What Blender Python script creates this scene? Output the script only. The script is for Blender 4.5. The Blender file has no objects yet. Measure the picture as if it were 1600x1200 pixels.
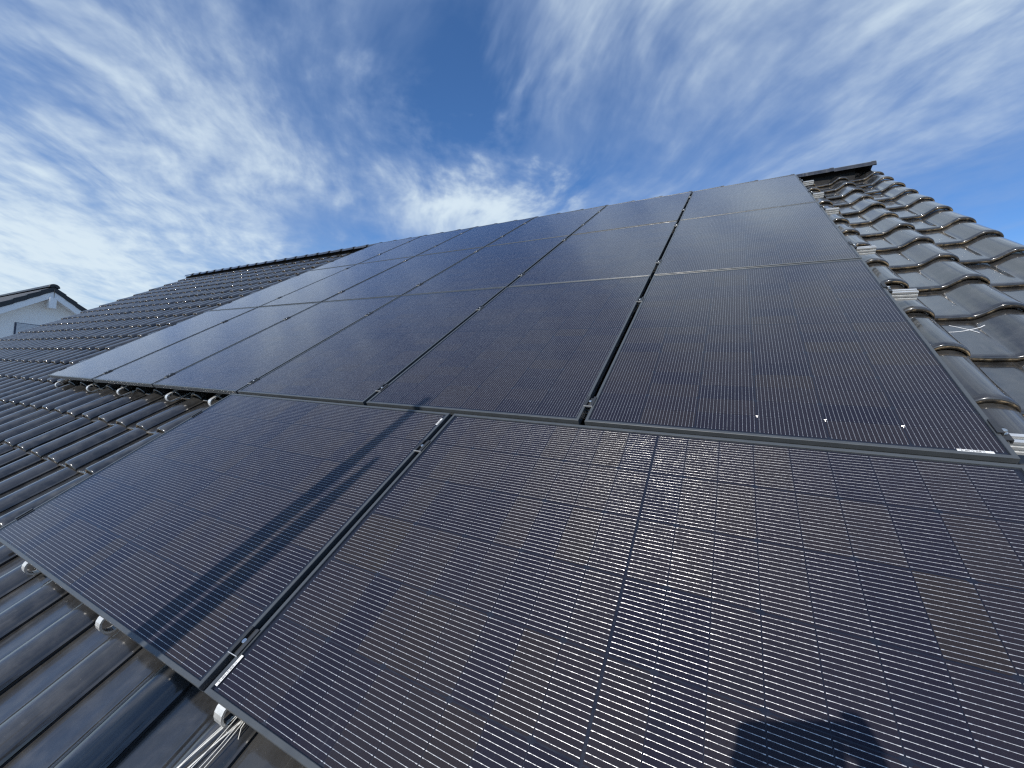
import bpy, bmesh, math, random
from mathutils import Matrix, Vector, Euler
random.seed(7)
scene = bpy.context.scene
col = scene.collection

# ------------------------------------------------------------------ frame of reference
# Roof frame: u along the ridge (right), v up the slope, w out of the slope.
# The top face of the solar panels lies on w = 0, the lower right corner of the upper array is u = v = 0.
PITCH = math.radians(35.0)
Z0 = 6.0
ROOF = Matrix.Translation((0, 0, Z0)) @ Matrix.Rotation(PITCH, 4, 'X')

def rw(u, v, w=0.0):
    return ROOF @ Vector((u, v, w))

# ------------------------------------------------------------------ camera
CAM_ROOF = Vector((-0.667565, -1.191486, 0.919935))
R_CAM = Matrix(((0.88529156, 0.41385182, -0.21209793),
                (-0.04046254, 0.52290962, 0.85142722),
                (0.46327275, -0.74517931, 0.47967297)))      # roof frame -> camera frame
F_PX = 633.11                                               # focal length in pixels of a 1600 px wide picture
cam = bpy.data.cameras.new('camera')
cam.sensor_width = 36.0
cam.lens = F_PX / 1600.0 * 36.0
cam.clip_start = 0.01
cam.clip_end = 5000
cam_o = bpy.data.objects.new('camera', cam)
col.objects.link(cam_o)
cam_o.matrix_world = ROOF @ Matrix.Translation(CAM_ROOF) @ R_CAM.transposed().to_4x4()
scene.camera = cam_o

def project(u, v, w):
    c = R_CAM @ (Vector((u, v, w)) - CAM_ROOF)
    if c.z > -0.02:
        return None
    return 800 + F_PX * c.x / -c.z, 600 - F_PX * c.y / -c.z

# ------------------------------------------------------------------ light, sky, exposure
SUN_ROOF = Vector((-0.116, -0.384, 0.916)).normalized()
SUN = (ROOF.to_3x3() @ SUN_ROOF).normalized()
sun = bpy.data.lights.new('sun', 'SUN')
sun.energy = 4.2
sun.angle = math.radians(0.53)
sun.color = (1.0, 0.945, 0.86)
sun_o = bpy.data.objects.new('sun', sun)
col.objects.link(sun_o)
sun_o.rotation_euler = SUN.to_track_quat('Z', 'Y').to_euler()
sun_o.location = (0, -10, 30)

world = bpy.data.worlds.new('World')
scene.world = world
world.use_nodes = True
wt = world.node_tree
wt.nodes.clear()

class NT:
    """Small helper that chains shader nodes."""
    def __init__(self, tree):
        self.t = tree
    def n(self, kind, **kw):
        nd = self.t.nodes.new(kind)
        for k, v in kw.items():
            setattr(nd, k, v)
        return nd
    def link(self, a, b):
        self.t.links.new(a, b)
    def put(self, sock, val):
        if hasattr(val, 'is_output') or isinstance(val, bpy.types.NodeSocket):
            self.link(val, sock)
        else:
            sock.default_value = val
    def m(self, op, a, b=0.0, c=None, clamp=False):
        nd = self.n('ShaderNodeMath', operation=op, use_clamp=clamp)
        self.put(nd.inputs[0], a)
        self.put(nd.inputs[1], b)
        if c is not None:
            self.put(nd.inputs[2], c)
        return nd.outputs[0]
    def rng(self, v, a, b, c=0.0, d=1.0, smooth=True):
        nd = self.n('ShaderNodeMapRange', clamp=True)
        if smooth:
            nd.interpolation_type = 'SMOOTHSTEP'
        self.put(nd.inputs[0], v)
        for i, x in enumerate((a, b, c, d)):
            nd.inputs[i + 1].default_value = x
        return nd.outputs[0]
    def xyz(self, x, y, z):
        nd = self.n('ShaderNodeCombineXYZ')
        for i, q in enumerate((x, y, z)):
            self.put(nd.inputs[i], q)
        return nd.outputs[0]
    def noise(self, vec, scale, detail=4.0, rough=0.5, dist=0.0, lac=2.0):
        nd = self.n('ShaderNodeTexNoise')
        if vec is not None:
            self.link(vec, nd.inputs['Vector'])
        nd.inputs['Scale'].default_value = scale
        nd.inputs['Detail'].default_value = detail
        nd.inputs['Roughness'].default_value = rough
        nd.inputs['Distortion'].default_value = dist
        nd.inputs['Lacunarity'].default_value = lac
        return nd.outputs['Fac']
    def mix(self, fac, a, b, blend='MIX'):
        nd = self.n('ShaderNodeMix', data_type='RGBA', blend_type=blend)
        self.put(nd.inputs[0], fac)
        self.put(nd.inputs[6], a)
        self.put(nd.inputs[7], b)
        return nd.outputs[2]

W = NT(wt)
sky = W.n('ShaderNodeTexSky', sky_type='NISHITA')
sky.sun_disc = False
sky.sun_elevation = math.asin(SUN.z)
sky.sun_rotation = math.atan2(SUN.x, SUN.y)
sky.altitude = 450
sky.air_density = 1.0
sky.dust_density = 0.7
sky.ozone_density = 2.2
tc = W.n('ShaderNodeTexCoord')
sep = W.n('ShaderNodeSeparateXYZ')
W.link(tc.outputs['Generated'], sep.inputs[0])
dx, dy, dz = sep.outputs
# cloud deck seen in perspective: project each direction on a high flat layer
den = W.m('MAXIMUM', W.m('ADD', dz, 0.10), 0.06)
px = W.m('DIVIDE', dx, den)
py = W.m('DIVIDE', dy, den)
AZ = math.radians(46)                                        # the cirrus bands run towards this azimuth (left of +y)
ax, ay = -math.sin(AZ), math.cos(AZ)
along = W.m('ADD', W.m('MULTIPLY', px, ax), W.m('MULTIPLY', py, ay))
perp = W.m('ADD', W.m('MULTIPLY', px, ay), W.m('MULTIPLY', py, -ax))   # positive to the right
# gentle waviness of the bands
wob = W.noise(W.xyz(W.m('MULTIPLY', along, 0.9), perp, 3.3), 1.1, 2, 0.5)
perp_w = W.m('ADD', perp, W.m('MULTIPLY', W.m('SUBTRACT', wob, 0.5), 0.55))
bands = W.noise(W.xyz(W.m('MULTIPLY', along, 0.55), W.m('MULTIPLY', perp_w, 1.5), 0.7), 1.9, 4, 0.55, 0.2)
fibre = W.noise(W.xyz(W.m('MULTIPLY', along, 1.5), W.m('MULTIPLY', perp_w, 5.0), 5.1), 2.4, 3, 0.6, 0.0)
puffs = W.noise(W.xyz(W.m('MULTIPLY', along, 3.6), W.m('MULTIPLY', perp_w, 4.6), 1.9), 2.0, 4, 0.58, 0.0)
broad = W.noise(W.xyz(along, perp, 8.4), 0.75, 1, 0.5)

def spot(a0, p0, ra, rp):
    """soft patch of the cloud deck centred at (along, perp)"""
    q = W.m('ADD', W.m('POWER', W.m('ABSOLUTE', W.m('DIVIDE', W.m('SUBTRACT', along_s, a0), ra)), 2.0),
            W.m('POWER', W.m('ABSOLUTE', W.m('DIVIDE', W.m('SUBTRACT', perp_s, p0), rp)), 2.0))
    return W.m('POWER', 2.71828, W.m('MULTIPLY', q, -1.0))

cover = W.m('ADD', W.m('MULTIPLY', bands, 0.72), W.m('MULTIPLY', fibre, 0.24))
cover = W.m('ADD', cover, W.m('MULTIPLY', puffs, 0.42))
cover = W.m('ADD', cover, W.m('MULTIPLY', broad, 0.30))
along_s = W.m('ADD', along, W.m('MULTIPLY', W.m('SUBTRACT', puffs, 0.5), 0.5))
perp_s = W.m('ADD', perp, W.m('ADD', W.m('MULTIPLY', W.m('SUBTRACT', bands, 0.5), 0.4), W.m('MULTIPLY', W.m('SUBTRACT', fibre, 0.5), 0.35)))
SPOTS = [(1.09, 0.12, 0.22, 0.17, -0.46), (1.30, 0.50, 0.12, 0.13, -0.14), (1.72, 0.42, 0.34, 0.40, 0.42),
         (3.2, -2.2, 1.7, 1.7, 0.42), (1.55, -0.75, 0.8, 0.55, 0.15), (2.35, -0.33, 0.30, 0.16, -0.16),
         (0.70, 1.05, 0.6, 0.7, 0.20), (0.85, 2.3, 0.6, 0.45, -0.22), (0.25, 0.35, 0.55, 0.9, 0.20)]
for a0, p0, ra, rp, k in SPOTS:
    cover = W.m('ADD', cover, W.m('MULTIPLY', spot(a0, p0, ra, rp), k))
dens = W.rng(cover, 0.54, 1.34)
dens = W.m('MULTIPLY', dens, 0.96)
# cloud brightness: thin veil takes the blue-grey of the sky, dense parts go white
ccol = W.mix(W.rng(cover, 0.82, 1.30), (3.1, 4.3, 6.7, 1), (7.0, 8.2, 9.1, 1))
haze_f = W.rng(dz, 0.0, 0.36, 0.72, 0.0)
deep = W.mix(1.0, sky.outputs[0], (0.74, 1.16, 1.60, 1), 'MULTIPLY')
skyc = W.mix(haze_f, deep, (5.4, 7.6, 9.0, 1))
colr = W.mix(dens, skyc, ccol)
bg = W.n('ShaderNodeBackground')
W.link(colr, bg.inputs[0])
bg.inputs[1].default_value = 0.10
out = W.n('ShaderNodeOutputWorld')
W.link(bg.outputs[0], out.inputs[0])

scene.view_settings.view_transform = 'Standard'
scene.view_settings.look = 'None'
scene.view_settings.exposure = 0.0
scene.view_settings.gamma = 1.0
scene.view_settings.use_curve_mapping = False
scene.render.engine = 'CYCLES'
scene.cycles.use_denoising = False
scene.cycles.max_bounces = 4
scene.cycles.transparent_max_bounces = 8
scene.cycles.caustics_reflective = False
scene.cycles.caustics_refractive = False
scene.cycles.filter_width = 1.3

# ------------------------------------------------------------------ materials
def new_mat(name):
    m = bpy.data.materials.new(name)
    m.use_nodes = True
    t = m.node_tree
    t.nodes.clear()
    N = NT(t)
    o = N.n('ShaderNodeOutputMaterial')
    b = N.n('ShaderNodeBsdfPrincipled')
    N.link(b.outputs[0], o.inputs[0])
    return m, N, b, o

def plain(name, colr, rough=0.5, metal=0.0, var=0.12, scale=30.0, bump=0.0, spec=0.5):
    m, N, b, o = new_mat(name)
    tcn = N.n('ShaderNodeTexCoord')
    f = N.noise(tcn.outputs['Object'], scale, 5, 0.6)
    c0 = tuple(x * (1 - var) for x in colr) + (1,)
    c1 = tuple(min(1, x * (1 + var)) for x in colr) + (1,)
    N.link(N.mix(f, c0, c1), b.inputs['Base Color'])
    N.put(b.inputs['Roughness'], N.rng(f, 0.3, 0.7, max(0.02, rough - 0.07), rough + 0.07))
    b.inputs['Metallic'].default_value = metal
    b.inputs['Specular IOR Level'].default_value = spec
    if bump:
        bn = N.n('ShaderNodeBump')
        bn.inputs['Strength'].default_value = bump
        bn.inputs['Distance'].default_value = 0.004
        N.link(f, bn.inputs['Height'])
        N.link(bn.outputs[0], b.inputs['Normal'])
    return m

def tile_material():
    m, N, b, o = new_mat('glazed_tile')
    tcn = N.n('ShaderNodeTexCoord')
    geo = N.n('ShaderNodeNewGeometry')
    oi = N.n('ShaderNodeObjectInfo')
    pos = geo.outputs['Position']
    big = N.noise(pos, 3.1, 4, 0.55)
    mid = N.noise(pos, 17.0, 5, 0.6)
    fine = N.noise(pos, 170.0, 3, 0.6)
    base = N.mix(oi.outputs['Random'], (0.014, 0.0143, 0.0147, 1), (0.038, 0.037, 0.036, 1))
    base = N.mix(N.rng(mid, 0.35, 0.75), base, (0.048, 0.047, 0.046, 1))
    # dust and dried run-off, more on some tiles
    run = N.n('ShaderNodeVectorMath', operation='MULTIPLY')
    run.inputs[1].default_value = (26.0, 4.0, 4.0)
    N.link(pos, run.inputs[0])
    streak = N.noise(run.outputs[0], 1.0, 5, 0.65)
    dust = N.m('MULTIPLY', N.rng(streak, 0.50, 0.80), N.rng(big, 0.38, 0.70))
    speck = N.rng(fine, 0.71, 0.78)
    base = N.mix(N.m('MULTIPLY', dust, 0.50), base, (0.19, 0.18, 0.165, 1))
    base = N.mix(N.m('MULTIPLY', speck, 0.5), base, (0.28, 0.27, 0.24, 1))
    N.link(base, b.inputs['Base Color'])
    r = N.m('ADD', N.rng(mid, 0.30, 0.75, 0.22, 0.34), N.m('MULTIPLY', dust, 0.20))
    N.link(r, b.inputs['Roughness'])
    b.inputs['Specular IOR Level'].default_value = 0.35
    b.inputs['Coat Weight'].default_value = 1.0
    N.link(N.m('ADD', N.rng(mid, 0.3, 0.75, 0.04, 0.10), N.m('MULTIPLY', dust, 0.2)), b.inputs['Coat Roughness'])
    b.inputs['Coat IOR'].default_value = 1.62
    bn = N.n('ShaderNodeBump')
    bn.inputs['Strength'].default_value = 0.16
    bn.inputs['Distance'].default_value = 0.0016
    N.link(N.m('ADD', mid, N.m('MULTIPLY', fine, 0.25)), bn.inputs['Height'])
    N.link(bn.outputs[0], b.inputs['Normal'])
    return m

def tile_edge_material():
    m, N, b, o = new_mat('tile_nose_deposit')
    geo = N.n('ShaderNodeNewGeometry')
    a = N.noise(geo.outputs['Position'], 24.0, 5, 0.65)
    c = N.mix(N.rng(a, 0.44, 0.66), (0.07, 0.06, 0.05, 1), (0.55, 0.41, 0.25, 1))
    N.link(c, b.inputs['Base Color'])
    b.inputs['Roughness'].default_value = 0.62
    return m

def cell_material():
    m, N, b, o = new_mat('silicon_cell')
    oi = N.n('ShaderNodeObjectInfo')
    tcn = N.n('ShaderNodeTexCoord')
    ramp = N.n('ShaderNodeValToRGB')
    N.link(oi.outputs['Random'], ramp.inputs[0])
    e = ramp.color_ramp.elements
    e[0].position = 0.0
    e[0].color = (0.012, 0.0118, 0.022, 1)
    e[1].position = 1.0
    e[1].color = (0.027, 0.022, 0.0215, 1)
    for p, cc in ((0.30, (0.0175, 0.016, 0.025, 1)), (0.62, (0.0225, 0.0195, 0.025, 1)), (0.90, (0.0255, 0.0215, 0.0245, 1))):
        el = e.new(p)
        el.color = cc
    f = N.noise(tcn.outputs['Object'], 14.0, 3, 0.6)
    c = N.mix(N.m('MULTIPLY', f, 0.25), ramp.outputs[0], (0.019, 0.016, 0.029, 1))
    N.link(c, b.inputs['Base Color'])
    b.inputs['Roughness'].default_value = 0.45
    b.inputs['Specular IOR Level'].default_value = 0.08
    return m

def wire_material():
    m, N, b, o = new_mat('tinned_wire')
    geo = N.n('ShaderNodeNewGeometry')
    f = N.noise(geo.outputs['Position'], 210.0, 3, 0.6)
    f2 = N.noise(geo.outputs['Position'], 21.0, 2, 0.6)
    N.link(N.mix(N.rng(f, 0.30, 0.68), (0.30, 0.30, 0.31, 1), (0.80, 0.79, 0.77, 1)), b.inputs['Base Color'])
    N.link(N.m('ADD', N.rng(f, 0.3, 0.7, 0.46, 0.28), N.rng(f2, 0.3, 0.7, -0.04, 0.10)), b.inputs['Roughness'])
    b.inputs['Metallic'].default_value = 0.72
    return m

def glass_material():
    """solar glass: clear pane, slightly matt anti-reflection face with a thin film of dust"""
    m = bpy.data.materials.new('solar_glass')
    m.use_nodes = True
    t = m.node_tree
    t.nodes.clear()
    N = NT(t)
    o = N.n('ShaderNodeOutputMaterial')
    geo = N.n('ShaderNodeNewGeometry')
    pos = geo.outputs['Position']
    # anti-reflection coated glass: about 1 % head-on, rising steeply at grazing angles
    lw = N.n('ShaderNodeLayerWeight')
    lw.inputs['Blend'].default_value = 0.5
    refl = N.m('ADD', N.m('MULTIPLY', N.m('POWER', lw.outputs['Facing'], 5.2), 1.0, clamp=True), 0.010, clamp=True)
    smear = N.noise(pos, 9.0, 6, 0.68, 0.8)
    gl = N.n('ShaderNodeBsdfGlossy')
    N.link(N.rng(smear, 0.3, 0.75, 0.085, 0.135), gl.inputs['Roughness'])
    gl.inputs['Color'].default_value = (0.93, 0.95, 1.0, 1)
    tr = N.n('ShaderNodeBsdfTransparent')
    tr.inputs['Color'].default_value = (0.97, 0.975, 0.98, 1)
    mx = N.n('ShaderNodeMixShader')
    N.link(refl, mx.inputs[0])
    N.link(tr.outputs[0], mx.inputs[1])
    N.link(gl.outputs[0], mx.inputs[2])
    df = N.n('ShaderNodeBsdfDiffuse')
    df.inputs['Color'].default_value = (0.46, 0.47, 0.52, 1)
    mx2 = N.n('ShaderNodeMixShader')
    drops = N.noise(pos, 60.0, 2, 0.5)
    film = N.m('ADD', N.rng(smear, 0.50, 0.85, 0.003, 0.014), N.m('MULTIPLY', N.rng(drops, 0.72, 0.80), 0.02))
    sc_ = N.n('ShaderNodeVectorMath', operation='MULTIPLY')
    sc_.inputs[1].default_value = (34.0, 9.0, 9.0)
    N.link(pos, sc_.inputs[0])
    wipe = N.m('MULTIPLY', N.rng(N.noise(sc_.outputs[0], 1.0, 3, 0.6, 0.5), 0.62, 0.78), N.rng(N.noise(pos, 2.3, 2, 0.5), 0.52, 0.68))
    film = N.m('ADD', film, N.m('MULTIPLY', wipe, 0.05))
    N.link(film, mx2.inputs[0])
    N.link(mx.outputs[0], mx2.inputs[1])
    N.link(df.outputs[0], mx2.inputs[2])
    N.link(mx2.outputs[0], o.inputs[0])
    return m

M = {
    'tile': tile_material(),
    'nose': tile_edge_material(),
    'cell': cell_material(),
    'glass': glass_material(),
    'wire': wire_material(),
    'back': plain('black_backsheet', (0.007, 0.009, 0.019), 0.4, 0, 0.2),
    'frame': plain('black_anodised_frame', (0.065, 0.072, 0.078), 0.34, 0.0, 0.22, 14),
    'alu': plain('aluminium', (0.78, 0.78, 0.76), 0.42, 0.7, 0.08, 40),
    'steel': plain('bolt_steel', (0.72, 0.72, 0.70), 0.25, 1.0, 0.05, 60),
    'clamp': plain('black_clamp', (0.030, 0.032, 0.035), 0.42, 0.0, 0.2, 40),
    'sticker': plain('white_sticker', (0.80, 0.80, 0.78), 0.5, 0, 0.03),
    'ink': plain('barcode_ink', (0.05, 0.05, 0.05), 0.6, 0, 0.05),
    'deck': plain('roof_underlay', (0.012, 0.012, 0.013), 0.9, 0, 0.2),
    'render': plain('white_render', (0.92, 0.91, 0.88), 0.9, 0, 0.03, 8, 0.1),
    'board': plain('white_painted_board', (0.88, 0.88, 0.87), 0.55, 0, 0.03, 6),
    'dark_tile': plain('black_roof_trim', (0.022, 0.024, 0.027), 0.45, 0, 0.2, 9),
    'grey_tile': plain('grey_roof_tile', (0.085, 0.085, 0.085), 0.5, 0, 0.25, 12),
    'shutter': plain('grey_shutter', (0.62, 0.64, 0.66), 0.5, 0, 0.04, 8),
    'rail_blue': plain('window_reveal', (0.05, 0.06, 0.10), 0.5, 0, 0.1),
    'ground': plain('paving', (0.16, 0.155, 0.145), 0.95, 0, 0.3, 0.6),
    'galv': plain('galvanised_tube', (0.52, 0.53, 0.54), 0.42, 0.7, 0.12, 20),
    'wood': plain('scaffold_plank', (0.30, 0.21, 0.12), 0.8, 0, 0.25, 9),
    'jacket': plain('dark_jacket', (0.035, 0.045, 0.07), 0.85, 0, 0.2, 20),
    'hair': plain('brown_hair', (0.05, 0.03, 0.02), 0.7, 0, 0.2, 60),
    'phone': plain('phone_shell', (0.03, 0.03, 0.035), 0.25, 0, 0.05),
    'strand': plain('pale_strand', (0.80, 0.79, 0.74), 0.45, 0, 0.08, 40),
    'chalk': plain('chalk', (0.82, 0.82, 0.80), 0.9, 0, 0.1, 60),
}

# ------------------------------------------------------------------ mesh helpers
class MB:
    def __init__(self):
        self.v, self.f, self.mi, self.sm = [], [], [], []
    def add(self, verts, faces, mi=0, smooth=False):
        k = len(self.v)
        self.v += [tuple(p) for p in verts]
        for f in faces:
            self.f.append(tuple(i + k for i in f))
            self.mi.append(mi)
            self.sm.append(smooth)
    def box(self, a, b, mi=0):
        x0, y0, z0 = a
        x1, y1, z1 = b
        self.add([(x0, y0, z0), (x1, y0, z0), (x1, y1, z0), (x0, y1, z0),
                  (x0, y0, z1), (x1, y0, z1), (x1, y1, z1), (x0, y1, z1)],
                 [(0, 3, 2, 1), (4, 5, 6, 7), (0, 1, 5, 4), (1, 2, 6, 5), (2, 3, 7, 6), (3, 0, 4, 7)], mi)
    def tube(self, pts, r, n=10, mi=0, cap=True):
        pts = [Vector(p) for p in pts]
        rs = r if isinstance(r, (list, tuple)) else [r] * len(pts)
        rings = []
        up = None
        for i, p in enumerate(pts):
            t = (pts[min(i + 1, len(pts) - 1)] - pts[max(i - 1, 0)]).normalized()
            if up is None:
                up = Vector((0, 0, 1)) if abs(t.z) < 0.9 else Vector((1, 0, 0))
            s = t.cross(up).normalized()
            up = s.cross(t).normalized()
            rings.append([p + (s * math.cos(2 * math.pi * k / n) + up * math.sin(2 * math.pi * k / n)) * rs[i] for k in range(n)])
        v = [q for ring in rings for q in ring]
        f = []
        for i in range(len(pts) - 1):
            for k in range(n):
                f.append((i * n + k, i * n + (k + 1) % n, (i + 1) * n + (k + 1) % n, (i + 1) * n + k))
        self.add(v, f, mi, True)
        if cap:
            self.add(rings[0], [tuple(range(n))], mi)
            self.add(rings[-1], [tuple(reversed(range(n)))], mi)
    def prism(self, prof, axis_pts, mi=0, smooth=False):
        """closed profile (list of (a, b)) swept from x0 to x1 along x; a -> y, b -> z"""
        x0, x1 = axis_pts
        n = len(prof)
        v = [(x0, a, b) for a, b in prof] + [(x1, a, b) for a, b in prof]
        f = [(i, (i + 1) % n, n + (i + 1) % n, n + i) for i in range(n)]
        self.add(v, f, mi, smooth)
        self.add([(x0, a, b) for a, b in prof], [tuple(reversed(range(n)))], mi)
        self.add([(x1, a, b) for a, b in prof], [tuple(range(n))], mi)
    def mesh(self, name, mats, bevel=0.0):
        me = bpy.data.meshes.new(name)
        me.from_pydata(self.v, [], self.f)
        for m in (mats if isinstance(mats, (list, tuple)) else [mats]):
            me.materials.append(m)
        me.polygons.foreach_set('material_index', self.mi)
        me.polygons.foreach_set('use_smooth', self.sm)
        bm = bmesh.new()
        bm.from_mesh(me)
        bmesh.ops.recalc_face_normals(bm, faces=bm.faces)
        if bevel:
            bmesh.ops.remove_doubles(bm, verts=bm.verts, dist=1e-6)
            bmesh.ops.bevel(bm, geom=bm.edges[:], offset=bevel, segments=2, profile=0.6, affect='EDGES', clamp_overlap=True)
        bm.to_mesh(me)
        bm.free()
        return me
    def build(self, name, mats, parent=None, bevel=0.0):
        return put(name, self.mesh(name, mats, bevel), parent)

def put(name, me, parent=None, loc=None, rot=None):
    o = bpy.data.objects.new(name, me)
    col.objects.link(o)
    if parent is not None:
        o.parent = parent
    if loc is not None:
        o.location = loc
    if rot is not None:
        o.rotation_euler = rot
    return o

def empty(name, mw):
    o = bpy.data.objects.new(name, None)
    o.empty_display_size = 0.1
    col.objects.link(o)
    o.matrix_world = mw
    return o

def tag(o, label=None, cat=None, group=None, kind=None):
    for k, v in (('label', label), ('category', cat), ('group', group), ('kind', kind)):
        if v:
            o[k] = v
    return o

ORD = ['first', 'second', 'third', 'fourth', 'fifth', 'sixth', 'seventh', 'eighth']

# ------------------------------------------------------------------ array dimensions
PW, PH = 1.134, 1.722          # panel
GU, GV, GL = 0.0235, 0.016, 0.026
TF = 0.030                     # frame height
COLX = [-(i + 1) * PW - i * GU for i in range(6)]      # left edge of column i (0 = right)
ROWV = [j * (PH + GV) for j in range(3)]
ARR_L, ARR_T = COLX[5], ROWV[2] + PH
LOW_T = -GL
LOW_B = LOW_T - PW
LOW = [(-PH, 0.0), (-2 * PH - GU, -PH - GU)]           # lower landscape panels (u0, u1)
LOW_L = LOW[1][0]

def under_array(u, v, m=0.0):
    return (ARR_L - m <= u <= m and -m <= v <= ARR_T + m) or (LOW_L - m <= u <= m and LOW_B - m <= v <= LOW_T + m + 0.03)

def hidden(u, v, w):
    """is this roof point hidden from the camera by the panels?"""
    t = CAM_ROOF.z / (CAM_ROOF.z - w)
    q = CAM_ROOF + (Vector((u, v, w)) - CAM_ROOF) * t
    return under_array(q.x, q.y)

# ------------------------------------------------------------------ the setting: ground
g = MB()
g.add([(-400, -400, 0), (400, -400, 0), (400, 400, 0), (-400, 400, 0)], [(0, 1, 2, 3)])
tag(g.build('ground', M['ground']), kind='structure')

# ------------------------------------------------------------------ the house and its roof
TD, TE = 0.310, 0.3887         # tile cover width, course spacing
T_U0 = 0.185                   # left edge of the column whose crest is at u = 0.43
T_V0 = -0.335                  # one nose line
CREST_W = -0.096
ROLL = 0.055
U_MAX_COL = 1                  # last column starts at T_U0 + TD
N_COLS = 51
K_LO, K_HI = -4, 13
RIDGE_V = 5.41
EAVE_V = T_V0 + K_LO * TE

house = empty('house', Matrix.Translation((-7.0, 4.5, 0)))
tag(house, 'house whose glossy black pantile roof carries the solar panels', 'house')
roof_mat = house.matrix_world.inverted() @ ROOF
U_L = T_U0 - (N_COLS - 2) * TD
U_R = T_U0 + 2 * TD

def tile_h(x):
    """height of the tile profile over its pan, x across the tile"""
    if x < 0.140:
        return 0.0025 * (1 - math.cos(math.pi * (x - 0.070) / 0.070)) * 0.5
    if x < 0.244:
        s = (x - 0.140) / 0.104
        s = s * s * (3 - 2 * s)
        return 0.0025 * (1 - s) + ROLL * s
    if x <= 0.256:
        return ROLL
    q = (x - 0.256) / 0.068
    return ROLL * math.sqrt(max(0.0, 1 - q * q)) * 0.86 + ROLL * 0.14 * (1 - q) + 0.004 * q

XS = [0.0, 0.03, 0.070, 0.11, 0.136, 0.142, 0.148, 0.162, 0.176, 0.190, 0.204, 0.220, 0.234, 0.250, 0.268, 0.285, 0.299, 0.311, 0.319, 0.323]
def tile_mb():
    """one interlocking pantile; origin at its left nose corner, y up the slope"""
    b = MB()
    n = len(XS)
    hs = [tile_h(x) for x in XS]
    hs[5] -= 0.0008            # the groove at the foot of the roll
    rows = []
    LEN = TE + 0.07
    for y, dz, k in ((0.002, -0.023, 1.0), (-0.001, -0.010, 1.0), (0.001, -0.0040, 1.0), (0.008, -0.0008, 1.0),
                     (0.030, 0.0, 1.0), (0.11, 0.0, 0.97), (LEN, 0.0, 0.95)):
        tilt = -0.026 * y / TE
        rows.append([(x, y, h * k + dz + tilt) for x, h in zip(XS, hs)])
    for r in range(len(rows) - 1):
        v = rows[r] + rows[r + 1]
        b.add(v, [(i, i + 1, n + i + 1, n + i) for i in range(n - 1)], 1 if r == 0 else 0, True)
    # thickness on the overlapping right-hand edge and the underside of the nose
    e = [rows[2][-1], rows[-1][-1]]
    b.add([e[0], e[1], (e[1][0] - 0.004, e[1][1], e[1][2] - 0.012), (e[0][0] - 0.004, e[0][1], e[0][2] - 0.012)], [(0, 1, 2, 3)], 0)
    lo = [(x, y + 0.05, z) for x, y, z in rows[0]]
    b.add(rows[0] + lo, [(i + 1, i, n + i, n + i + 1) for i in range(n - 1)], 1, True)
    return b

TILE_MB = tile_mb()
def finish_tile(me):
    bm = bmesh.new()
    bm.from_mesh(me)
    bmesh.ops.remove_doubles(bm, verts=bm.verts, dist=2e-5)
    bmesh.ops.recalc_face_normals(bm, faces=bm.faces)
    up = sum((f.normal.z for f in bm.faces))
    if up < 0:
        bmesh.ops.reverse_faces(bm, faces=bm.faces)
    bm.to_mesh(me)
    bm.free()
    return me
TILE_ME = finish_tile(TILE_MB.mesh('roof_tile', [M['tile'], M['nose']]))

# deck under the tiles, back slope, walls
roof = MB()
roof.box((U_L + 0.05, EAVE_V + 0.05, -0.235), (U_R - 0.07, RIDGE_V - 0.02, -0.205))
roof_o = roof.build('roof', M['deck'], house)
roof_o.matrix_local = roof_mat

PAN_W = CREST_W - ROLL
tiles = []
for k in range(K_LO, K_HI + 2):
    for c in range(N_COLS):
        u = T_U0 + (1 - c) * TD
        v = T_V0 + k * TE
        vis = 0
        pts = []
        for fx in (0.05, 0.17, 0.25, 0.30):
            for fy in (0.0, 0.15, 0.30):
                q = (u + fx, v + fy, PAN_W + tile_h(fx))
                p = project(*q)
                if p and -40 < p[0] < 1640 and -40 < p[1] < 1240 and not hidden(*q):
                    vis += 1
        if vis:
            d = (Vector((u + 0.15, v + 0.2, PAN_W)) - CAM_ROOF).length
            score = vis / (d * d * d)
        else:
            score = 0
        tiles.append((score, u, v))
tiles.sort(key=lambda t: -t[0])
rest = MB()
rnd = random.Random(11)
base_v = [v.co.copy() for v in TILE_ME.vertices]
base_f = [tuple(p.vertices) for p in TILE_ME.polygons]
base_m = [p.material_index for p in TILE_ME.polygons]
for i, (s, u, v) in enumerate(tiles):
    if v > RIDGE_V - 0.20:
        continue
    jit = Euler((rnd.uniform(-.006, .006), rnd.uniform(-.010, .010), rnd.uniform(-.008, .008)))
    loc = Vector((u + rnd.uniform(-.0018, .0018), v + rnd.uniform(-.003, .003), PAN_W + rnd.uniform(-.0012, .0012)))
    if i < 300 and s > 0:
        o = put('roof_tile', TILE_ME, roof_o, loc, jit)
    else:
        mm = Matrix.Translation(loc) @ jit.to_matrix().to_4x4()
        kk = len(rest.v)
        rest.v += [tuple(mm @ p) for p in base_v]
        rest.f += [tuple(a + kk for a in f) for f in base_f]
        rest.mi += base_m
        rest.sm += [True] * len(base_f)
me = bpy.data.meshes.new('roof_tile_field')
me.from_pydata(rest.v, [], rest.f)
me.materials.append(M['tile'])
me.materials.append(M['nose'])
me.polygons.foreach_set('material_index', rest.mi)
me.polygons.foreach_set('use_smooth', rest.sm)
tag(put('roof_tile_field', me, roof_o), kind='stuff')

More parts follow.
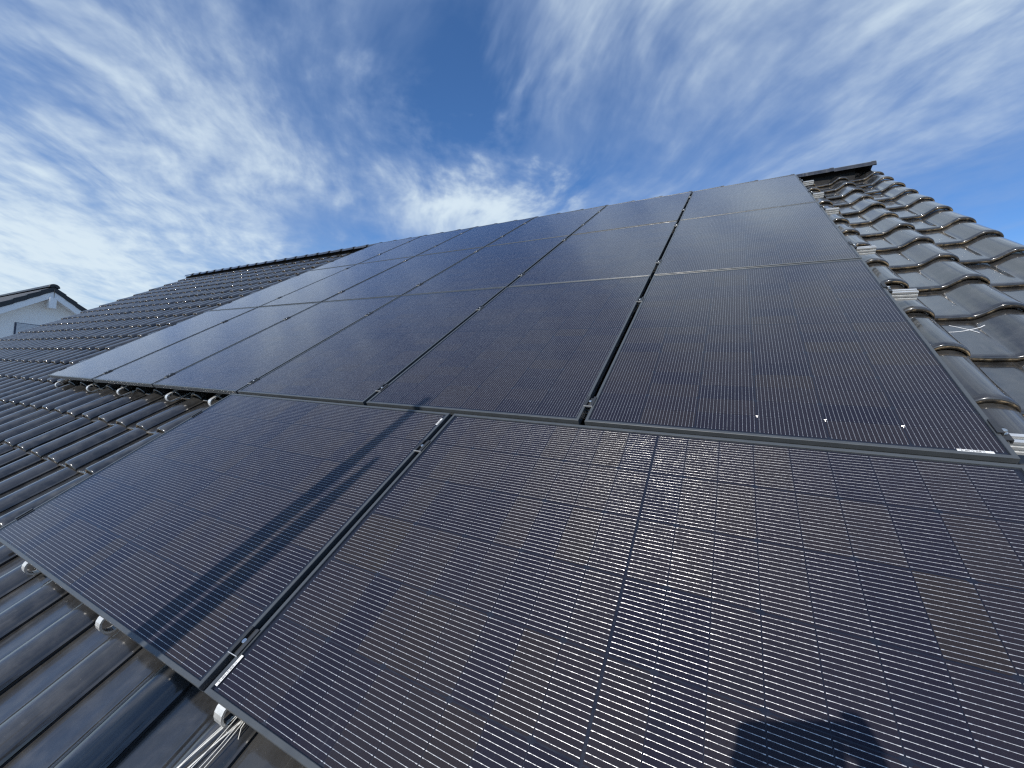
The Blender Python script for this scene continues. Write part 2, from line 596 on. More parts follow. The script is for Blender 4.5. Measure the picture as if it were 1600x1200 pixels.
# ridge caps: tapered half-round caps, each wide end lapping over the next one to the left
CAP = 0.3865
def ridge_cap():
    b = MB()
    n = 12
    L = CAP + 0.055
    st = [(0.0, 0.118), (0.006, 0.124), (0.040, 0.124), (0.046, 0.117), (L, 0.098)]
    rings = []
    for x, r in st:
        arc = [(-x, math.cos(math.pi * (k / n)) * r * 1.03, math.sin(math.pi * (k / n)) * r * 0.50) for k in range(n + 1)]
        arc[0] = (-x, r * 1.10, -0.026)
        arc[-1] = (-x, -r * 1.10, -0.026)
        rings.append(arc)
    for i in range(len(st) - 1):
        v = rings[i] + rings[i + 1]
        m = n + 1
        b.add(v, [(k, k + 1, m + k + 1, m + k) for k in range(n)], 0, True)
    inner = [(x + 0.0, y * 0.90, (z + 0.026) * 0.84 - 0.026) for x, y, z in rings[0]]
    m = n + 1
    b.add(rings[0] + inner, [(k, k + 1, m + k + 1, m + k) for k in range(n)], 0)
    deep = [(x - 0.1, y, z) for x, y, z in inner]
    b.add(inner + deep, [(k, k + 1, m + k + 1, m + k) for k in range(n)], 0)
    return b
cap_me = ridge_cap().mesh('ridge_tile', M['tile'])
apex = Vector((0, RIDGE_V, CREST_W))                      # roof frame
lift = Matrix.Rotation(-PITCH, 4, 'X')
k = 0
u = 0.775
while u - CAP > U_L + 0.12:
    o = put('ridge_tile', cap_me, roof_o)
    mloc = Vector((u, RIDGE_V + 0.0, CREST_W)) + lift.to_3x3() @ Vector((0, 0, -0.004))
    o.matrix_local = Matrix.Translation(mloc) @ lift @ Matrix.Rotation(rnd.uniform(-.004, .004), 4, 'Z') @ Matrix.Rotation(0.012, 4, 'Y')
    u -= CAP

rr = MB()
rr.box((U_L + 0.2, -0.045, -0.12), (0.60, 0.045, 0.0))  # black strip added to paint the shaded void under the caps
rro = rr.build('ridge_void_strip', M['deck'], roof_o)
rro.matrix_local = Matrix.Translation((0, RIDGE_V, CREST_W)) @ lift
# back slope of the roof and walls of the house (world frame, relative to the house)
ridge_w = rw(0, RIDGE_V, -0.16)
b = MB()
yr, zr = ridge_w.y, ridge_w.z
eave_w = rw(0, EAVE_V, -0.2)
half = yr - eave_w.y
th = 0.03
b.add([(U_L + .05, yr, zr), (U_R - .07, yr, zr), (U_R - .07, yr + half, zr - half * math.tan(PITCH)), (U_L + .05, yr + half, zr - half * math.tan(PITCH)),
       (U_L + .05, yr, zr - th), (U_R - .07, yr, zr - th), (U_R - .07, yr + half, zr - th - half * math.tan(PITCH)), (U_L + .05, yr + half, zr - th - half * math.tan(PITCH))],
      [(0, 1, 2, 3), (7, 6, 5, 4), (0, 4, 5, 1), (1, 5, 6, 2), (2, 6, 7, 3), (3, 7, 4, 0)])
o = b.build('back_slope', M['dark_tile'], house)
o.matrix_local = house.matrix_world.inverted()
b = MB()
wy0, wy1 = eave_w.y + 0.55, yr + half - 0.55
zt0 = eave_w.z + 0.55 * math.tan(PITCH) - 0.08
x0, x1 = U_L + 0.35, U_R - 0.35
v = [(x0, wy0, 0), (x1, wy0, 0), (x1, wy1, 0), (x0, wy1, 0), (x0, wy0, zt0), (x1, wy0, zt0), (x1, wy1, zt0), (x0, wy1, zt0),
     (x0, yr, zr - 0.12), (x1, yr, zr - 0.12)]
b.add(v, [(0, 1, 5, 4), (1, 2, 6, 9, 5), (2, 3, 7, 6), (3, 0, 4, 8, 7), (4, 5, 9, 8), (6, 7, 8, 9)])
o = b.build('wall', M['render'], house)
o.matrix_local = house.matrix_world.inverted()
b = MB()
n = 10
gy, gz = eave_w.y - 0.05, eave_w.z - 0.06
prof = [(gy + math.cos(math.pi + math.pi * i / n) * 0.07, gz + math.sin(math.pi + math.pi * i / n) * 0.07) for i in range(n + 1)]
prof += [(gy + math.cos(2 * math.pi - math.pi * i / n) * 0.066, gz + math.sin(2 * math.pi - math.pi * i / n) * 0.066) for i in range(n + 1)]
b.prism(prof, (U_L, U_R))
o = b.build('gutter', M['galv'], house)
o.matrix_local = house.matrix_world.inverted()

# ------------------------------------------------------------------ solar panels
CX, CY = 0.182, 0.0912
def cell_mesh():
    b = MB()
    x, y, c = CX / 2, CY / 2, 0.0085
    b.add([(-x, -y, 0), (x, -y, 0), (x, y - c, 0), (x - c, y, 0), (-x + c, y, 0), (-x, y - c, 0)], [(0, 1, 2, 3, 4, 5)], 0)
    hw, hh = 0.00046, 0.00040
    for i in range(16):
        q = -x + CX * (i + 0.5) / 16
        e = y - 0.0012
        b.add([(q - hw, -e, 0.00004), (q, -e, hh), (q + hw, -e, 0.00004), (q - hw, e, 0.00004), (q, e, hh), (q + hw, e, 0.00004)],
              [(0, 1, 4, 3), (1, 2, 5, 4)], 1, True)
        for yy in (-0.0425, -0.026, -0.009, 0.009, 0.026, 0.0425):
            pw, pl = (0.0008, 0.0024) if abs(yy) > 0.04 else (0.00072, 0.0011)
            b.add([(q - pw, yy - pl, 0.0001), (q, yy - pl, hh + .0002), (q + pw, yy - pl, 0.0001), (q - pw, yy + pl, 0.0001), (q, yy + pl, hh + .0002), (q + pw, yy + pl, 0.0001)],
                  [(0, 1, 4, 3), (1, 2, 5, 4)], 1, True)
    me = bpy.data.meshes.new('solar_cell')
    me.from_pydata(b.v, [], b.f)
    me.materials.append(M['cell'])
    me.materials.append(M['wire'])
    me.polygons.foreach_set('material_index', b.mi)
    me.polygons.foreach_set('use_smooth', b.sm)
    return me
CELL_ME = cell_mesh()

def ring_prism(b, x0, y0, x1, y1, prof, mi=0):
    """sweep a profile (inset, z) round a rectangle"""
    n = len(prof)
    v = []
    for i, z in prof:
        v += [(x0 + i, y0 + i, z), (x1 - i, y0 + i, z), (x1 - i, y1 - i, z), (x0 + i, y1 - i, z)]
    f = []
    for k in range(n):
        a, c = k * 4, ((k + 1) % n) * 4
        for j in range(4):
            f.append((a + j, a + (j + 1) % 4, c + (j + 1) % 4, c + j))
    b.add(v, f, mi)
LIP = 0.0115
fb = MB()
ring_prism(fb, 0, 0, PW, PH, [(0.0, -TF), (0.0, -0.020), (0.002, -0.020), (0.002, -0.0172), (0.0, -0.0172), (0.0, -0.0012),
                               (0.0012, 0.0), (LIP - 0.001, 0.0), (LIP, -0.0012), (LIP, -0.0065), (0.002, -0.0065), (0.002, -TF + .002), (0.028, -TF + .002), (0.028, -TF)])
FRAME_ME = fb.mesh('frame', M['frame'])
gb = MB()
gx0, gy0, gx1, gy1, gz0, gz1 = 0.004, 0.004, PW - 0.004, PH - 0.004, -0.0046, -0.0018
gb.add([(gx0, gy0, gz0), (gx1, gy0, gz0), (gx1, gy1, gz0), (gx0, gy1, gz0), (gx0, gy0, gz1), (gx1, gy0, gz1), (gx1, gy1, gz1), (gx0, gy1, gz1)],
       [(4, 5, 6, 7), (0, 1, 5, 4), (1, 2, 6, 5), (2, 3, 7, 6), (3, 0, 4, 7)])
GLASS_ME = gb.mesh('glass', M['glass'])
if GLASS_ME.polygons[0].normal.z < 0:
    GLASS_ME.flip_normals()
bb = MB()
bb.box((0.004, 0.004, -0.0074), (PW - 0.004, PH - 0.004, -0.0062))
BACK_ME = bb.mesh('backsheet', M['back'])

def sticker(parent, x, y, rot, k=1.0):
    s = MB()
    s.box((-0.035, -0.0045, 0), (0.035, 0.0045, 0.0002))
    o = s.build('sticker', M['sticker'], parent)
    o.location = (x, y, -0.0016)
    o.scale = (k, 1, 1)
    o.rotation_euler = (0, 0, rot)
    c = MB()
    r2 = random.Random(3)
    q = -0.030
    while q < 0.018:
        wd = r2.choice((0.0006, 0.0009, 0.0014))
        c.box((q, -0.0030, 0.0002), (q + wd, 0.0030, 0.00035))
        q += wd + r2.choice((0.0008, 0.0012, 0.002))
    c.build('barcode', M['ink'], o)

def panel(mw, label, group, st=None):
    e = empty('solar_panel', mw)
    tag(e, label, 'solar panel', group)
    put('frame', FRAME_ME, e)
    put('backsheet', BACK_ME, e)
    put('glass', GLASS_ME, e)
    gx = 0.0030
    tot = 6 * CX + 5 * gx
    mx = (PW - tot) / 2
    gy, mid = 0.0015, 0.0065
    toty = 18 * CY + 16 * gy + mid
    my = (PH - toty) / 2
    for r in range(18):
        y = my + r * (CY + gy) + (mid - gy if r > 8 else 0) + CY / 2
        for c in range(6):
            x = mx + c * (CX + gx) + CX / 2
            put('solar_cell', CELL_ME, e, (x, y, -0.0058), (0, 0, 0 if r % 2 else math.pi))
    if st:
        sticker(e, *st)
    return e

PANELS = {}
rowname = ['bottom', 'middle', 'top']
colname = ['in the rightmost column', 'in the second column from the right', 'in the third column from the right',
           'in the third column from the left', 'in the second column from the left', 'in the leftmost column']
rnd = random.Random(5)
for j in range(3):
    for i in range(6):
        jz = rnd.uniform(-0.0012, 0.0012)
        tilt = Matrix.Rotation(rnd.uniform(-.0009, .0009), 4, 'X') @ Matrix.Rotation(rnd.uniform(-.0009, .0009), 4, 'Y')
        mw = ROOF @ Matrix.Translation((COLX[i] + rnd.uniform(-.001, .001), ROWV[j], jz)) @ tilt
        st = None
        if (i, j) == (0, 0):
            st = (PW - 0.075, 0.0165, 0.0)
        PANELS[(i, j)] = panel(mw, 'black upright solar panel, %s row, %s' % (rowname[j], colname[i]), 'upright panels of the upper array', st)
for q, (u0, u1) in enumerate(LOW):
    # landscape: the long side runs along the ridge
    mw = ROOF @ Matrix.Translation((u1, LOW_B, rnd.uniform(-.0008, .0008))) @ Matrix.Rotation(math.pi / 2, 4, 'Z')
    lab = ('black solar panel lying lengthwise, nearest the camera, head shadow at its edge',
           'black solar panel lying lengthwise at lower left, crossed by the shadow of two poles')[q]
    st = ((0.062, PH - 0.0165, math.pi / 2 + math.pi / 2 * 0) if False else None)
    p = panel(mw, lab, 'lengthwise panels of the lower row')
    if q == 0:
        sticker(p, 0.055, PH - 0.0165, 0.0)
    else:
        sticker(p, PW - 0.065, 0.0165, 0.0, 0.65)

# ribbon chips added for sun glints under the glass, tilted to flash at the camera (one panel row at the right)
def ribbon_glint(px_, py_, parent_panel):
    d = R_CAM.transposed() @ Vector(((px_ - 800) / F_PX, -(py_ - 600) / F_PX, -1))
    P = CAM_ROOF + d * ((-0.0052 - CAM_ROOF.z) / d.z)
    n = ((CAM_ROOF - P).normalized() + SUN_ROOF).normalized()
    t = Vector((0, 1, 0))
    t = (t - n * t.dot(n)).normalized()
    c = t.cross(n)
    b = MB()
    for a_, w_ in ((0.005, 0.0005), (0.0, 0.0)):
        if a_:
            b.add([P - t * a_ - c * w_, P + t * a_ - c * w_, P + t * a_ + c * w_, P - t * a_ + c * w_], [(0, 1, 2, 3)])
    w_ = 0.0004
    b.add([P + t * 0.005 - c * 0.0035 - t * w_, P + t * 0.005 + c * 0.0035 - t * w_, P + t * 0.005 + c * 0.0035 + t * w_, P + t * 0.005 - c * 0.0035 + t * w_], [(0, 1, 2, 3)])
    o = b.build('glint_chip', M['wire'], parent_panel)
    o.matrix_local = parent_panel.matrix_world.inverted() @ ROOF
for q_ in ((1183, 652), (1290, 658), (1412, 668)):
    ribbon_glint(q_[0], q_[1], PANELS[(0, 0)])
# ------------------------------------------------------------------ rails, clamps and hooks
RAILS = [0.13, 1.272, 2.045, 3.24, 4.00, 4.785]
LOWRAILS = [-0.255, -1.045]
RT = -TF - 0.001                                              # top of the rail
def rail_profile():
    h, w2 = 0.042, 0.020
    pts = [(-w2, RT - h), (-w2, RT - h + 0.008), (-w2 + 0.003, RT - h + 0.009), (-w2 + 0.003, RT - h + 0.016), (-w2, RT - h + 0.017),
           (-w2, RT - 0.017), (-w2 + 0.003, RT - 0.016), (-w2 + 0.003, RT - 0.009), (-w2, RT - 0.008), (-w2, RT), (-0.007, RT),
           (-0.007, RT - 0.006), (-0.013, RT - 0.006), (-0.013, RT - 0.014), (0.013, RT - 0.014), (0.013, RT - 0.006), (0.007, RT - 0.006), (0.007, RT)]
    pts += [(w2, RT), (w2, RT - 0.008), (w2 - 0.003, RT - 0.009), (w2 - 0.003, RT - 0.016), (w2, RT - 0.017), (w2, RT - h)]
    return pts
railname = ['lowest', 'second lowest', 'third lowest', 'third highest', 'second highest', 'highest']
rnd = random.Random(21)
for i, v in enumerate(RAILS + LOWRAILS):
    low = i > 5
    b = MB()
    b.prism([(y, z) for y, z in rail_profile()], ((LOW_L if low else ARR_L) - 0.03, 0.125 + rnd.uniform(-.008, .008)))
    o = b.build('mounting_rail', M['alu'])
    o.matrix_world = ROOF @ Matrix.Translation((0, v, 0))
    if low:
        lab = 'aluminium mounting rail under the %s half of the lengthwise lower panels' % ('upper', 'lower')[i - 6]
    else:
        lab = 'aluminium mounting rail under the upright panels, %s of six' % railname[i]
    tag(o, lab, 'rail', 'mounting rails under the panels')

def mid_clamp(u, v, w, label):
    e = empty('mid_clamp', ROOF @ Matrix.Translation((u, v, 0)) @ Matrix.Rotation(rnd.uniform(-.05, .05), 4, 'Z'))
    tag(e, label, 'clamp', 'clamps in the gaps between panels')
    b = MB()
    h = w / 2
    b.box((-h + .001, -0.033, -0.003), (-h + .004, 0.033, 0.0022))
    b.box((h - .004, -0.033, -0.003), (h - .001, 0.033, 0.0022))
    b.box((-h - .007, -0.033, 0.0022), (-h + .004, 0.033, 0.0050))
    b.box((h - .004, -0.033, 0.0022), (h + .007, 0.033, 0.0050))
    b.box((-h + .004, -0.033, -0.0075), (h - .004, 0.033, -0.0045))
    b.build('clamp_body', M['clamp'], e)
    b = MB()
    b.tube([(0, 0, -0.030), (0, 0, -0.0045)], 0.0038, 8)
    b.tube([(0, 0, -0.0046), (0, 0, 0.0035), (0, 0, 0.0045)], [0.0068, 0.0068, 0.0058], 12)
    b.tube([(0, 0, 0.0046), (0, 0, 0.0050)], [0.003, 0.0028], 6)
    b.build('bolt', M['steel'], e)
    for y in (-0.0335, ):
        b = MB()
        b.box((-h - .0065, y - 0.0008, -0.001), (h + .0065, y + 0.0006, 0.0046))
        b.build('end_plate', M['alu'], e)

gapname = ['first', 'second', 'third', 'fourth', 'fifth']
for i in range(5):
    u = COLX[i] - GU / 2
    for j, v in enumerate(RAILS):
        mid_clamp(u, v + rnd.uniform(-.012, .012), GU, 'black clamp with silver bolt, %s gap from the right, %s of six' % (gapname[i], railname[j]))
for j, v in enumerate(LOWRAILS):
    mid_clamp(-PH - GU / 2, v, GU, 'black clamp with silver bolt at the %s end of the gap between the lengthwise panels' % ('upper', 'lower')[j])

def end_clamp(u, v, side, label):
    e = empty('end_clamp', ROOF @ Matrix.Translation((u, v, 0)))
    tag(e, label, 'clamp', 'end clamps at the sides of the array')
    b = MB()
    s = side
    def bx(x0, x1, y0, y1, z0, z1):
        b.box((min(s * x0, s * x1), y0, z0), (max(s * x0, s * x1), y1, z1))
    bx(-0.008, 0.006, -0.03, 0.03, 0.0022, 0.0056)
    bx(0.0022, 0.006, -0.03, 0.03, -0.022, 0.0022)
    bx(0.006, 0.030, -0.03, 0.03, -0.022, -0.018)
    bx(0.026, 0.030, -0.03, 0.03, -0.030, -0.022)
    b.build('clamp_body', M['clamp'], e)
    b = MB()
    b.tube([(s * 0.018, 0, -0.030), (s * 0.018, 0, -0.0175), (s * 0.018, 0, -0.0174), (s * 0.018, 0, -0.015)], [0.004, 0.004, 0.010, 0.010], 12)
    b.tube([(s * 0.018, 0, -0.015), (s * 0.018, 0, -0.0072), (s * 0.018, 0, -0.006)], [0.0070, 0.0070, 0.006], 12)
    b.build('bolt', M['steel'], e)
for j, v in enumerate(RAILS):
    end_clamp(0.0, v, 1, 'black end clamp with bolt, right edge of the upright panels, %s of six' % railname[j])
    end_clamp(ARR_L, v, -1, 'black end clamp with bolt, left edge of the upright panels, %s of six' % railname[j])
for j, v in enumerate(LOWRAILS):
    end_clamp(LOW_L, v, -1, 'black end clamp on the left edge of the lengthwise lower panel, %s of two' % ('upper', 'lower')[j])

def strap(pts, w):
    """a flat bent strap, pts are (y, z) of its centre line, width w across x"""
    b = MB()
    t = 0.0032
    P = [Vector((0, y, z)) for y, z in pts]
    rows = []
    for i, p in enumerate(P):
        d = (P[min(i + 1, len(P) - 1)] - P[max(i - 1, 0)]).normalized()
        nn = Vector((0, -d.z, d.y))
        rows.append([p + nn * t + Vector((-w / 2, 0, 0)), p + nn * t + Vector((w / 2, 0, 0)), p - nn * t + Vector((w / 2, 0, 0)), p - nn * t + Vector((-w / 2, 0, 0))])
    v = [q for r in rows for q in r]
    f = []
    for i in range(len(rows) - 1):
        for k in range(4):
            f.append((i * 4 + k, i * 4 + (k + 1) % 4, i * 4 + 4 + (k + 1) % 4, i * 4 + 4 + k))
    f.append((3, 2, 1, 0))
    m = len(v)
    f.append((m - 4, m - 3, m - 2, m - 1))
    b.add(v, f)
    return b

def hook(u, vb, vr, label, tile_w):
    """roof hook: leaves the roof under a tile, bends round in a loop and carries the rail at vr; loop front at vb"""
    e = empty('roof_hook', ROOF @ Matrix.Translation((u, 0, 0)))
    tag(e, label, 'roof hook', 'roof hooks below the panel edges')
    z0, z1 = tile_w + 0.010, RT - 0.047
    r = (z1 - z0) / 2
    pts = [(vb + 0.17, z0 - 0.012)]
    pts += [(vb + r + 0.004 - 0.0, z0)]
    for i in range(1, 9):
        a = math.pi * i / 9
        pts.append((vb + r - math.sin(a) * r, z0 + r - math.cos(a) * r))
    pts += [(vb + r + 0.004, z1), (max(vr, vb + 0.06) + 0.03, z1)]
    strap(pts, 0.032).build('hook_arm', M['alu'], e, 0.0)
    b = MB()
    b.tube([(0, vr, z1 + 0.002), (0, vr, RT - 0.040)], 0.0045, 8)
    b.tube([(0, vb + 0.052, z1 - 0.010), (0, vb + 0.052, z1 - 0.003)], 0.008, 6)
    b.build('bolt', M['steel'], e)

for i, u in enumerate([-6.755, -5.945, -5.285, -4.432, -3.82]):
    hook(u, -0.038, RAILS[0], 'bent aluminium roof hook below the upper array edge, %s from the left' % ORD[i], PAN_W + 0.004)
for i, u in enumerate([-3.168, -2.430, -1.722]):
    hook(u, LOW_B - 0.022, LOWRAILS[1], 'bent aluminium roof hook at the near edge of the lower panels, %s from the left' % ORD[i], PAN_W + 0.004)

# bundle of pale strands running out from under the near panel edge
b = MB()
rs = random.Random(4)
def on_tile(x, y):
    return PAN_W + tile_h((x - T_U0) % TD) - 0.026 * ((y - T_V0) % TE) / TE
for i in range(10):
    a = rs.uniform(-0.5, 0.5)
    ux, wob_ = rs.uniform(-0.085, 0.03), rs.uniform(-0.006, 0.006)
    pts = []
    for q in range(9):
        t = q / 8
        x = -1.688 + a * 0.030 + t * ux + wob_ * math.sin(t * 5 + i)
        y = LOW_B + 0.03 - 0.30 * t
        pts.append((x, y, on_tile(x, y) + 0.0025 + 0.010 * (1 - t) ** 2))
    b.tube(pts, 0.0010, 5)
o = b.build('wire_bundle', M['strand'])
o.matrix_world = ROOF
tag(o, 'bundle of thin pale wires fanning out over a tile below the near panel edge', 'wires')

# chalk cross drawn on a tile at the right
b = MB()
def chalk(p0, p1, bend):
    n = 9
    for i in range(n):
        def P(t):
            x = p0[0] + (p1[0] - p0[0]) * t
            y = p0[1] + (p1[1] - p0[1]) * t + bend * 4 * t * (1 - t)
            kx = (x - T_U0) % TD
            ky = (y - T_V0) % TE
            return Vector((x, y, PAN_W + tile_h(kx) - 0.026 * ky / TE + 0.0012))
        a, c = P(i / n), P((i + 1) / n)
        d = (c - a).normalized()
        s = Vector((-d.y, d.x, 0)).normalized() * 0.0017
        b.add([a - s, c - s, c + s, a + s], [(0, 1, 2, 3)])
chalk((0.238, 1.172), (0.305, 1.075), 0.012)
chalk((0.200, 1.085), (0.345, 1.150), -0.012)
o = b.build('chalk_mark', M['chalk'], roof_o)

# ------------------------------------------------------------------ neighbouring house behind the left end of the roof
NX = -25.0
nh = empty('neighbour_house', Matrix.Translation((NX, 4.3, 0)))
tag(nh, 'white rendered neighbouring house with dark gable roof behind the left end of the roof', 'house')
AP = Z0 + 3.42                                             # top of verge at the apex
S = math.tan(math.radians(36))
def rel(b, name, mat, parent=nh, bevel=0.0):
    o = b.build(name, mat, parent, bevel)
    return o
HALF = 4.6
b = MB()
zt = AP - 0.36
b.add([(-0.45, -HALF + .5, 0), (-0.45, HALF - .5, 0), (-0.45, HALF - .5, zt - (HALF - .5) * S), (-0.45, 0, zt), (-0.45, -HALF + .5, zt - (HALF - .5) * S),
       (-11, -HALF + .5, 0), (-11, HALF - .5, 0), (-11, HALF - .5, zt - (HALF - .5) * S), (-11, 0, zt), (-11, -HALF + .5, zt - (HALF - .5) * S)],
      [(0, 1, 2, 3, 4), (9, 8, 7, 6, 5), (0, 4, 9, 5), (1, 6, 7, 2), (4, 3, 8, 9), (3, 2, 7, 8)])
rel(b, 'wall', M['render'])
nroof = MB()
for s in (-1, 1):
    # rows of tiles as stepped courses
    nroof_n = 15
    for k in range(nroof_n):
        a0, a1 = HALF * k / nroof_n, HALF * (k + 1) / nroof_n + 0.02
        z0, z1 = AP - a0 * S - 0.05, AP - a1 * S - 0.02
        m = 36
        for q in range(m):
            xa, xb = -0.10 - 10.9 * q / m, -0.10 - 10.9 * (q + 1) / m
            xm = (xa + xb) / 2
            nroof.add([(xa, s * a0, z0), (xm, s * a0, z0 + .045), (xb, s * a0, z0), (xa, s * a1, z1), (xm, s * a1, z1 + .045), (xb, s * a1, z1), 
                       (xa, s * a1, z1 - .03), (xm, s * a1, z1 + .01), (xb, s * a1, z1 - .03)],
                      [(0, 1, 4, 3), (1, 2, 5, 4), (3, 4, 7, 6), (4, 5, 8, 7)], 0)
ro = rel(nroof, 'roof', M['grey_tile'])
tag(ro, kind='stuff')
for s in (-1, 1):
    b = MB()
    v = []
    for x in (-0.42, -0.03):
        v += [(x, 0, AP - 0.20), (x, s * HALF, AP - 0.20 - HALF * S), (x, s * HALF, AP - 0.46 - HALF * S), (x, 0, AP - 0.46)]
    b.add(v, [(0, 1, 2, 3), (7, 6, 5, 4), (0, 4, 5, 1), (1, 5, 6, 2), (2, 6, 7, 3), (3, 7, 4, 0)])
    rel(b, 'barge_board', M['board'])
    L = 0.42
    for k in range(13):
        a0, a1 = k * L * 0.81, (k + 1) * L * 0.81 + 0.02
        if a0 > HALF - .1:
            break
        t0, t1 = 0.000, 0.035
        v = []
        for x in (-0.30, 0.0):
            v += [(x, s * a0, AP - a0 * S + t0 - .02), (x, s * a1, AP - a1 * S + t1 - .02), (x, s * a1, AP - a1 * S - 0.19), (x, s * a0, AP - a0 * S - 0.19 - .025)]
        b = MB()
        b.add(v, [(0, 1, 2, 3), (7, 6, 5, 4), (0, 4, 5, 1), (1, 5, 6, 2), (2, 6, 7, 3), (3, 7, 4, 0)])
        rel(b, 'verge_tile', M['dark_tile'], nh, 0.008)
b = MB()
n = 10
for i in range(1):
    rings = []
    for x, r in ((0.03, 0.05), (0.03, 0.15), (0.0, 0.165), (-10.9, 0.15)):
        rings.append([(x, math.cos(math.pi * k / n) * r, AP - 0.05 + math.sin(math.pi * k / n) * r * 0.9) for k in range(n + 1)])
    for j in range(3):
        b.add(rings[j] + rings[j + 1], [(k, k + 1, n + 1 + k + 1, n + 1 + k) for k in range(n)], 0, True)
rel(b, 'ridge_cap', M['dark_tile'])
b = MB()
b.box((-0.9, -0.11, AP - 0.90), (0.06, 0.09, AP - 0.47))
rel(b, 'ridge_beam', M['board'], nh, 0.01)
b = MB()
b.tube([(0.055, 0.0, AP - 0.47), (0.055, 0.0, AP - 0.12)], 0.010, 6)
rel(b, 'lightning_wire', M['dark_tile'])
wnd = MB()
wnd.box((-0.46, -0.85, AP - 3.1), (-0.435, 0.85, AP - 1.62))
wo = rel(wnd, 'window', M['rail_blue'])
for k in range(14):
    b = MB()
    z = AP - 1.64 - k * 0.052
    b.box((-0.445, -0.80, z - 0.050), (-0.425, 0.80, z - 0.004))
    b.build('shutter_slat', M['shutter'], wo)

# ------------------------------------------------------------------ scaffold at the eave and the photographer (their shadows fall on the panels)
PLAT = Z0 - 1.50
sc = empty('scaffold', Matrix.Translation((-1.0, -2.2, 0)))
tag(sc, 'scaffold at the eave whose two upright tubes cast the long double shadow', 'scaffold')
inv = sc.matrix_world.inverted()
def world_part(b, name, mat, parent, bevel=0.0):
    o = b.build(name, mat, parent, bevel)
    o.matrix_local = parent.matrix_world.inverted()
    return o
def pole_top(u, v, y):
    p = rw(u, v, 0)
    t = (y - p.y) / SUN.y
    return p + SUN * t
TA = pole_top(-1.950, 0.075, -2.35)
TB = pole_top(-1.902, -0.40, -2.35)
b = MB()
b.tube([(TA.x, TA.y, 0), (TA.x, TA.y, TA.z - 0.62), (TA.x, TA.y, TA.z - 0.18), (TA.x, TA.y, TA.z)], [0.039, 0.039, 0.026, 0.021], 14)
world_part(b, 'standard', M['galv'], sc)
b = MB()
b.tube([(TB.x, TB.y, 0), (TB.x, TB.y, TB.z - 0.30), (TB.x, TB.y, TB.z + 0.05)], [0.040, 0.040, 0.014], 14)
world_part(b, 'standard', M['galv'], sc)
b = MB()
b.tube([(1.3, -2.35, 0), (1.3, -2.35, PLAT - 0.02)], 0.0242, 12)
world_part(b, 'standard', M['galv'], sc)
for y in (-1.80, -2.46):
    b = MB()
    b.tube([(-3.2, y, PLAT - 0.075), (1.5, y, PLAT - 0.075)], 0.0242, 12)
    world_part(b, 'ledger', M['galv'], sc)
for k in range(3):
    b = MB()
    y = -2.44 + k * 0.225
    b.box((-3.2, y, PLAT - 0.045), (1.5, y + 0.215, PLAT))
    world_part(b, 'plank', M['wood'], sc, 0.006)

camW = cam_o.matrix_world.translation
fwd = (cam_o.matrix_world.to_3x3() @ Vector((0, 0, -1))).normalized()
rgt = (cam_o.matrix_world.to_3x3() @ Vector((1, 0, 0))).normalized()
cup = (cam_o.matrix_world.to_3x3() @ Vector((0, 1, 0))).normalized()
# phone: held level just behind the view point
ph = MB()
ph.box((-0.080, -0.038, -0.004), (0.080, 0.038, 0.004))
pho = ph.build('phone', M['phone'], None, 0.003)
PC = camW - fwd * 0.012 + rgt * 0.004 - cup * 0.002
pm = cam_o.matrix_world.to_3x3().to_4x4()
pm.translation = PC
pho.matrix_world = pm
lens = MB()
lens.tube([(-0.045, 0.018, -0.0066), (-0.045, 0.018, -0.004)], 0.007, 12)
tag(pho, 'dark smartphone held up by the photographer', 'phone')

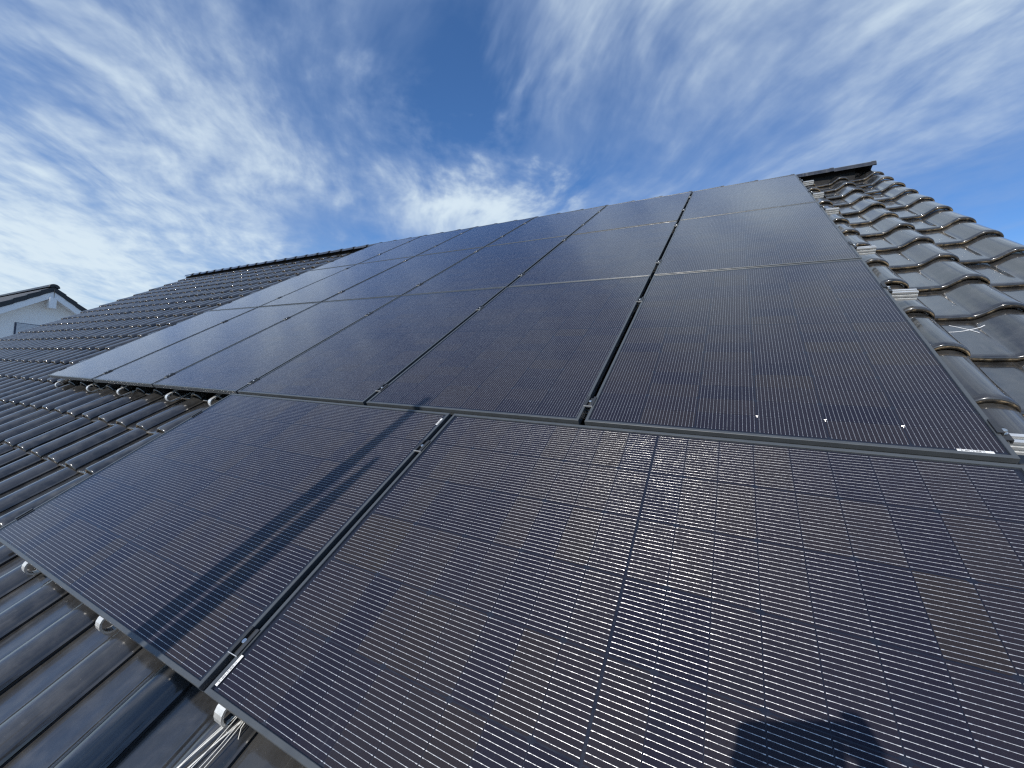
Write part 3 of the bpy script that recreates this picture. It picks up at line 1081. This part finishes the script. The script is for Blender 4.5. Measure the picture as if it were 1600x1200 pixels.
pe = bpy.data.meshes.new('person')
HT = pole_top(-0.540, -0.905, -1.86)                       # crown of the head
hx, hy, hz = HT
V = []
E_ = []
R_ = []
def vtx(p, r, par=None):
    V.append(tuple(p))
    R_.append(r)
    if par is not None:
        E_.append((par, len(V) - 1))
    return len(V) - 1
pel = vtx((hx, hy - 0.10, PLAT + 0.95), 0.15)
sp1 = vtx((hx, hy - 0.08, PLAT + 1.15), 0.145, pel)
chest = vtx((hx, hy - 0.07, hz - 0.46), 0.165, sp1)
neckb = vtx((hx, hy - 0.05, hz - 0.31), 0.085, chest)
neck = vtx((hx, hy - 0.02, hz - 0.24), 0.060, neckb)
h1 = vtx((hx, hy + 0.005, hz - 0.165), 0.078, neck)
h2 = vtx((hx, hy, hz - 0.085), 0.085, h1)
vtx((hx, hy, hz - 0.035), 0.055, h2)
for s in (-1, 1):
    hip = vtx((hx + s * 0.10, hy - 0.10, PLAT + 0.86), 0.105, pel)
    knee = vtx((hx + s * 0.13, hy - 0.06, PLAT + 0.48), 0.068, hip)
    ank = vtx((hx + s * 0.14, hy - 0.10, PLAT + 0.09), 0.045, knee)
    vtx((hx + s * 0.16, hy + 0.07, PLAT + 0.045), 0.040, ank)
    sh = vtx((hx + s * 0.20, hy - 0.06, hz - 0.36), 0.072, chest)
    grip = PC + rgt * (s * 0.097 + 0.004) - fwd * 0.012 - cup * (0.010 - 0.008 * s)
    elb = vtx((hx + s * 0.235, (hy + grip.y) / 2 + 0.0, hz - 0.56), 0.052, sh)
    wr0 = grip - cup * 0.085 - fwd * 0.035 + rgt * (s * 0.012)
    wri = vtx(wr0, 0.030, elb)
    palm = vtx(grip - cup * 0.025 - fwd * 0.012 + rgt * (s * 0.004), 0.028, wri)
    for k, (du, ln) in enumerate(((0.050, 0.95), (0.030, 1.05), (0.010, 1.0), (-0.010, 0.8))):
        a = vtx(grip + cup * (du * 0.8) + rgt * (s * 0.006) - fwd * 0.004, 0.0095, palm)
        bb_ = vtx(grip + cup * du + rgt * (s * 0.002) + fwd * 0.008, 0.0088, a)
        vtx(grip + cup * du - rgt * (s * 0.026 * ln) + fwd * 0.010, 0.008, bb_)
    t1 = vtx(grip - fwd * 0.014 + cup * 0.008 - rgt * (s * 0.004), 0.010, palm)
    vtx(grip - fwd * 0.016 + cup * 0.016 - rgt * (s * 0.030), 0.0088, t1)
pe.from_pydata(V, E_, [])
po = put('person', pe)
pe.materials.append(M['jacket'])
base = Vector((hx, hy - 0.08, PLAT))
tag(po, 'photographer in dark clothes standing at the eave holding up a phone', 'person')
sk = po.modifiers.new('Skin', 'SKIN')
sk.use_smooth_shade = True
for i, sv in enumerate(pe.skin_vertices[0].data):
    sv.radius = (R_[i], R_[i])
    sv.use_root = (i == 0)
sb = po.modifiers.new('Subdivision', 'SUBSURF')
sb.levels = sb.render_levels = 2
hb = MB()
nn, mm_ = 14, 6
rings = []
for j in range(mm_ + 1):
    a = math.pi * 0.5 * j / mm_
    rings.append([(hx + math.cos(2 * math.pi * i / nn) * 0.093 * math.cos(a) , hy - 0.012 + math.sin(2 * math.pi * i / nn) * 0.108 * math.cos(a), hz - 0.115 + 0.117 * math.sin(a)) for i in range(nn)])
for j in range(mm_):
    hb.add(rings[j] + rings[j + 1], [(i, (i + 1) % nn, nn + (i + 1) % nn, nn + i) for i in range(nn)], 0, True)
hb.build('hair', M['hair'], po)
